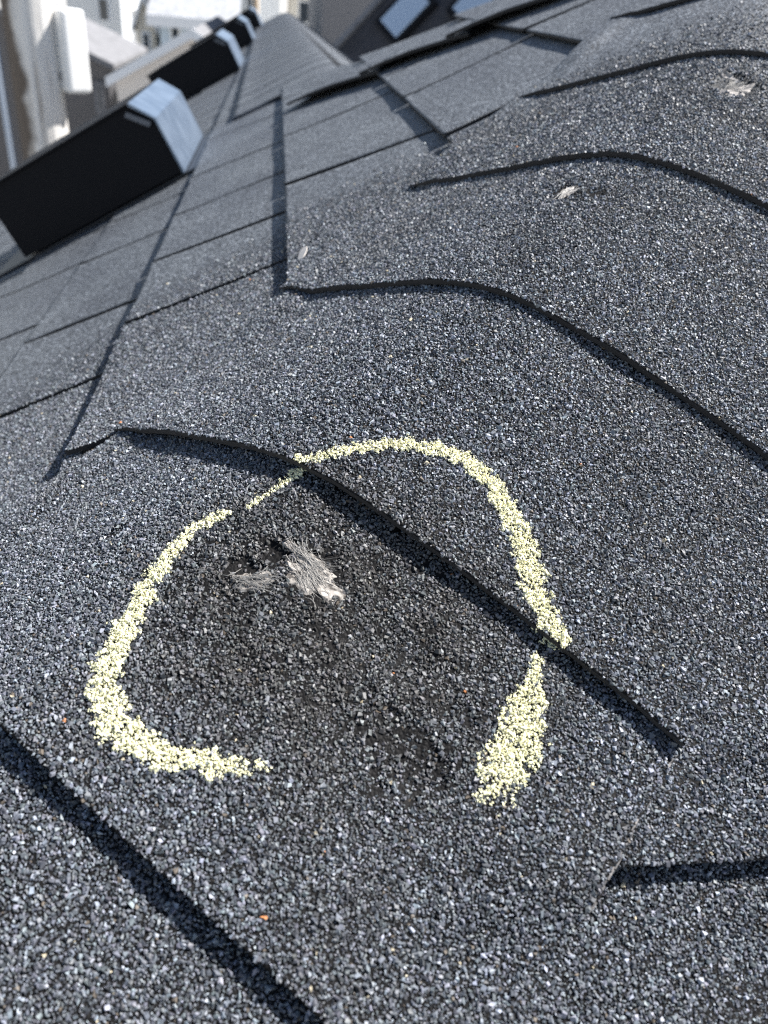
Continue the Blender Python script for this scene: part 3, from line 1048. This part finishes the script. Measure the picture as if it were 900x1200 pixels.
# cream outbuilding next to it
Y = 33
(xa, z1), (xb, z2) = xz(162, 60, Y), xz(180, 18, Y)
house('narrow cream house between the white house and the blue one', xa, xb, Y, Y + 5, z2 - 0.2, z2 + 0.5, 'Y', M_CREAM, M_RLIGHT, 0.15, [('front', xa + 0.15, xb - 0.15, z2 - 1.4, z2 - 0.5)])
# blue house
Y = 30
(xa, z1), (xb, z2) = xz(187, 28, Y), xz(268, 26, Y)
ze = (z1 + z2) / 2 + 0.12
house('pale blue house with a broad white roof edge and dark windows', xa, xb, Y, Y + 8, ze, ze + 1.5, 'X', M_BLUE, M_RWHITE, 0.35,
      [('front', xz(197, 0, Y)[0], xz(210, 0, Y)[0], ze - 1.1, ze - 0.2), ('front', xz(218, 0, Y)[0], xz(232, 0, Y)[0], ze - 0.9, ze - 0.15), ('front', xz(238, 0, Y)[0], xz(255, 0, Y)[0], ze - 1.1, ze - 0.2)], fascia=0.3)
# grey roofed low house on the left, dark wall towards the camera
Y = 17
xr_, zr0 = xz(133, 82, Y)
house('low dark grey house with a pale grey roof, left of the beige gable', xr_ - 3.6, xr_ - 0.1, Y, Y + 4.2, zr0 + 0.05, zr0 + 0.72, 'Y', M_DGREY, M_RLIGHT, 0.15,
      [('front', xz(100, 0, Y)[0], xz(112, 0, Y)[0], zr0 - 0.75, zr0 - 0.2)], trim=M_RLIGHT, fascia=0.08, t=0.07)
# beige gable with white rake boards
Y = 13
(xl, zl_), (xm_, zm_), (xr, zr_) = xz(124, 99, Y), xz(224, 40, Y), xz(300, 85, Y)
hw = xm_ - xl
house('beige gabled house with white rake boards behind the vents', xm_ - hw + 0.1, xm_ + hw - 0.1, Y + 0.3, Y + 6, zl_ + 0.05, zm_ - 0.03, 'Y', M_TAN, M_RLIGHT, 0.12, [], fascia=0.11, t=0.05)
# warm coloured houses at the top
Y = 55
(xa, z1), (xb, z2) = xz(262, 20, Y), xz(300, 2, Y)
house('tan house with a white window far behind the last vent', xa, xb, Y, Y + 8, z2 + 0.8, z2 + 2.6, 'X', M_ORANGE, M_RLIGHT, 0.3, [('front', xa + 0.7, xa + 1.7, z2 - 0.6, z2 + 0.4)])
(xa, z1), (xb, z2) = xz(306, 25, Y), xz(328, 4, Y)
house('bright white house peeking over the ridge tip', xa, xb, Y - 4, Y + 3, z2 + 0.8, z2 + 1.8, 'Y', M_WHITE, M_RLIGHT, 0.3, [])
(xa, z1), (xb, z2) = xz(338, 25, Y), xz(372, 4, Y)
house('cream house just right of the ridge tip', xa, xb, Y - 2, Y + 6, z2 + 0.5, z2 + 2.2, 'X', M_CREAM, M_RGREY, 0.3, [('front', xa + 0.5, xa + 1.5, z2 - 1.0, z2 + 0.1)])
# grey house to the right of the ridge
Y = 15
(xa, z1), (xb, z2) = xz(376, 60, Y), xz(600, 0, Y)
house('plain grey house wall right of the ridge tip', xa, xb, Y, Y + 7, z2 + 1.0, z2 + 2.5, 'X', M_GREY, M_RGREY, 0.05, [('front', xa + 2.2, xa + 3.2, z2 - 0.6, z2 + 0.7)], trim=M_GREY)

# dark roof with skylights, close behind the far hip
Ys = 8.5
p0 = at(396, 58, Ys); p1 = at(452, -2, Ys)
dv = p1 - p0; dv /= np.linalg.norm(dv)                 # up the rake
da = np.array([0.35, -0.75, -0.56])                    # down the steep front slope
da = da - dv * (da @ dv); da /= np.linalg.norm(da)
dn = np.cross(dv, da); dn *= np.sign(dn[2])
e = empty('house', (float(p0[0] + 3), Ys - 3, GZ), 'dark shingled house roof with pale skylights beyond the far hip', 'house')


def slab(name, a0, a1, b0, b1, n0, n1, m, parent):
    V = [p0 + dv * a + da * b + dn * c for c in (n0, n1) for a, b in ((a0, b0), (a1, b0), (a1, b1), (a0, b1))]
    F = [(0, 3, 2, 1), (4, 5, 6, 7), (0, 1, 5, 4), (1, 2, 6, 5), (2, 3, 7, 6), (3, 0, 4, 7)]
    o = mesh_obj(name, V, F, m, parent)
    return o


slab('roof', -0.25, 2.6, 0.0, 2.4, -0.15, 0.0, M_RDARK, e)
slab('rake_board', -0.25, 2.6, -0.06, -0.002, -0.2, 0.03, M_RLIGHT, e)
M_SKYL, _t, _b = mat('skylight_glass', (0.45, 0.55, 0.68), 0.12, 0, 1.0)


def on_slope(px, py):
    d = at(px, py, Ys) - CAM
    P = CAM + d * ((p0 - CAM) @ dn) / (d @ dn)
    return (P - p0) @ dv, (P - p0) @ da


for px, py, la, lb in ((449, 28, 0.40, 0.27), (533, 14, 0.36, 0.25)):
    a_, b_ = on_slope(px, py)
    f_ = slab('skylight', a_ - 0.05, a_ + la + 0.05, b_ - 0.05, b_ + lb + 0.05, 0.003, 0.05, M_VENT, e)
    gl = slab('glass', a_, a_ + la, b_, b_ + lb, 0.052, 0.06, M_SKYL, f_)
    gl.matrix_parent_inverse = Matrix()
q = p0 + dv * -0.2
box('wall', (float(q[0]) + 0.1, float(q[0]) + 5, Ys + 0.1, Ys + 3.0, GZ, float(q[2]) - 0.15), M_GREY, e)

# ------------------------------------------------------------------ utility pole
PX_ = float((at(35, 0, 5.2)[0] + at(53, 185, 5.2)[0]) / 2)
M_POLE, _t, _b = mat('weathered_pole_wood_shade', (0.7, 0.68, 0.64), 0.9)
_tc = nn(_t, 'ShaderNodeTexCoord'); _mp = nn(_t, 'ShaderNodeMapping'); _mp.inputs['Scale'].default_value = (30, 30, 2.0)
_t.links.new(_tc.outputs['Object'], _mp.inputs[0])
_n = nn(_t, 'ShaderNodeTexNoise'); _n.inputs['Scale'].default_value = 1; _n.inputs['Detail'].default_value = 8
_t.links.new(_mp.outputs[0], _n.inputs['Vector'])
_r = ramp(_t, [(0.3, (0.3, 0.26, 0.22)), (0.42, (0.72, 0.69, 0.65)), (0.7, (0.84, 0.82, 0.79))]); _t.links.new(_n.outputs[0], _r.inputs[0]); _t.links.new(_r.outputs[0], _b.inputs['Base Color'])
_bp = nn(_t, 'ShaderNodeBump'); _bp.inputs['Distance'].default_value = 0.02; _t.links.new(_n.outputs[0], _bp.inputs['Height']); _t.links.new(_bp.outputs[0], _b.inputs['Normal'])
_gx = nn(_t, 'ShaderNodeSeparateXYZ'); _t.links.new(_tc.outputs['Object'], _gx.inputs[0])  # shaded left side of the pole painted dark, sunlit side whitened
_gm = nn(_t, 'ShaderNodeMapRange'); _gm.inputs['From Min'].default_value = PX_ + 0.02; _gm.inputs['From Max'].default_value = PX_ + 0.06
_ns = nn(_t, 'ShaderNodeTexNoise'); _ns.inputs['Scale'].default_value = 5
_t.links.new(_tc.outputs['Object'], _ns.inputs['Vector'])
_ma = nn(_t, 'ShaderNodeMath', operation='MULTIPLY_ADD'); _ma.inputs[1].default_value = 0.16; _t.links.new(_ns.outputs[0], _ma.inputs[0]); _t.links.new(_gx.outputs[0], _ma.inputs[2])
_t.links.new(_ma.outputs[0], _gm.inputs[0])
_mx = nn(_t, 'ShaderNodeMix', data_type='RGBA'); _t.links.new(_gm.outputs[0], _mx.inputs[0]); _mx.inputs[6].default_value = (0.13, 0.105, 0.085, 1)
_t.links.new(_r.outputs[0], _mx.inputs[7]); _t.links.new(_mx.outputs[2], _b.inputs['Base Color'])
M_CONDUIT, _t, _b = mat('grey_conduit', (0.5, 0.55, 0.62), 0.4)
M_CABINET, _t, _b = mat('white_cabinet', (0.85, 0.85, 0.84), 0.5)
YP = 5.2
pt, pb = at(35, 0, YP), at(53, 185, YP)
px_, pz_ = float((pt[0] + pb[0]) / 2), 0
pole = empty('utility_pole', (px_, YP, GZ), 'weathered wooden utility pole with a white box, at the left edge', 'utility pole')


def tube(name, c0, c1, r0, r1, m, parent, seg=20, rings=14, rough=0.0):
    V, F = [], []
    c0, c1 = np.array(c0), np.array(c1)
    for i in range(rings):
        t = i / (rings - 1)
        c = c0 + (c1 - c0) * t
        for j in range(seg):
            a = 2 * math.pi * j / seg
            r = (r0 + (r1 - r0) * t) * (1 + rough * float(vnoise(np.array([j * 0.9]), np.array([i * 0.35]), 21)[0]))
            V.append((c[0] + r * math.cos(a), c[1] + r * math.sin(a), c[2]))
    for i in range(rings - 1):
        for j in range(seg):
            k = (j + 1) % seg
            F.append((i * seg + j, i * seg + k, (i + 1) * seg + k, (i + 1) * seg + j))
    F += [tuple(range(seg))[::-1], tuple(range((rings - 1) * seg, rings * seg))]
    return mesh_obj(name, V, F, m, parent, True)


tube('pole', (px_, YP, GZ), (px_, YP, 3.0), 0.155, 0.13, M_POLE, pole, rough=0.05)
cb = at(64, 106, YP); ct = at(58, 8, YP)
bx0, bx1 = float(at(57, 60, YP)[0]), float(at(85, 60, YP)[0])
V, F = [], []
bw = box('cabinet', (px_ + 0.135, px_ + 0.275, YP - 0.075, YP + 0.075, float(cb[2]), float(ct[2])), M_CABINET, pole)
bc_ = Vector((px_ + 0.205, YP, 0))
for v_ in bw.data.vertices:                            # turned a little towards the street
    d_ = v_.co - bc_
    v_.co = bc_ + Vector((d_.x * 0.77 - d_.y * 0.64, d_.x * 0.64 + d_.y * 0.77, v_.co.z))
bm = bw.modifiers.new('bevel', 'BEVEL'); bm.width = 0.02; bm.segments = 3
box('cabinet_bracket', (px_ + 0.10, px_ + 0.137, YP - 0.05, YP + 0.05, float(cb[2]) + 0.06, float(cb[2]) + 0.1), M_DARKMETAL, pole)
tube('conduit', (px_ - 0.19, YP - 0.05, GZ), (px_ - 0.19, YP - 0.05, 2.5), 0.022, 0.022, M_CONDUIT, pole, 12, 3)
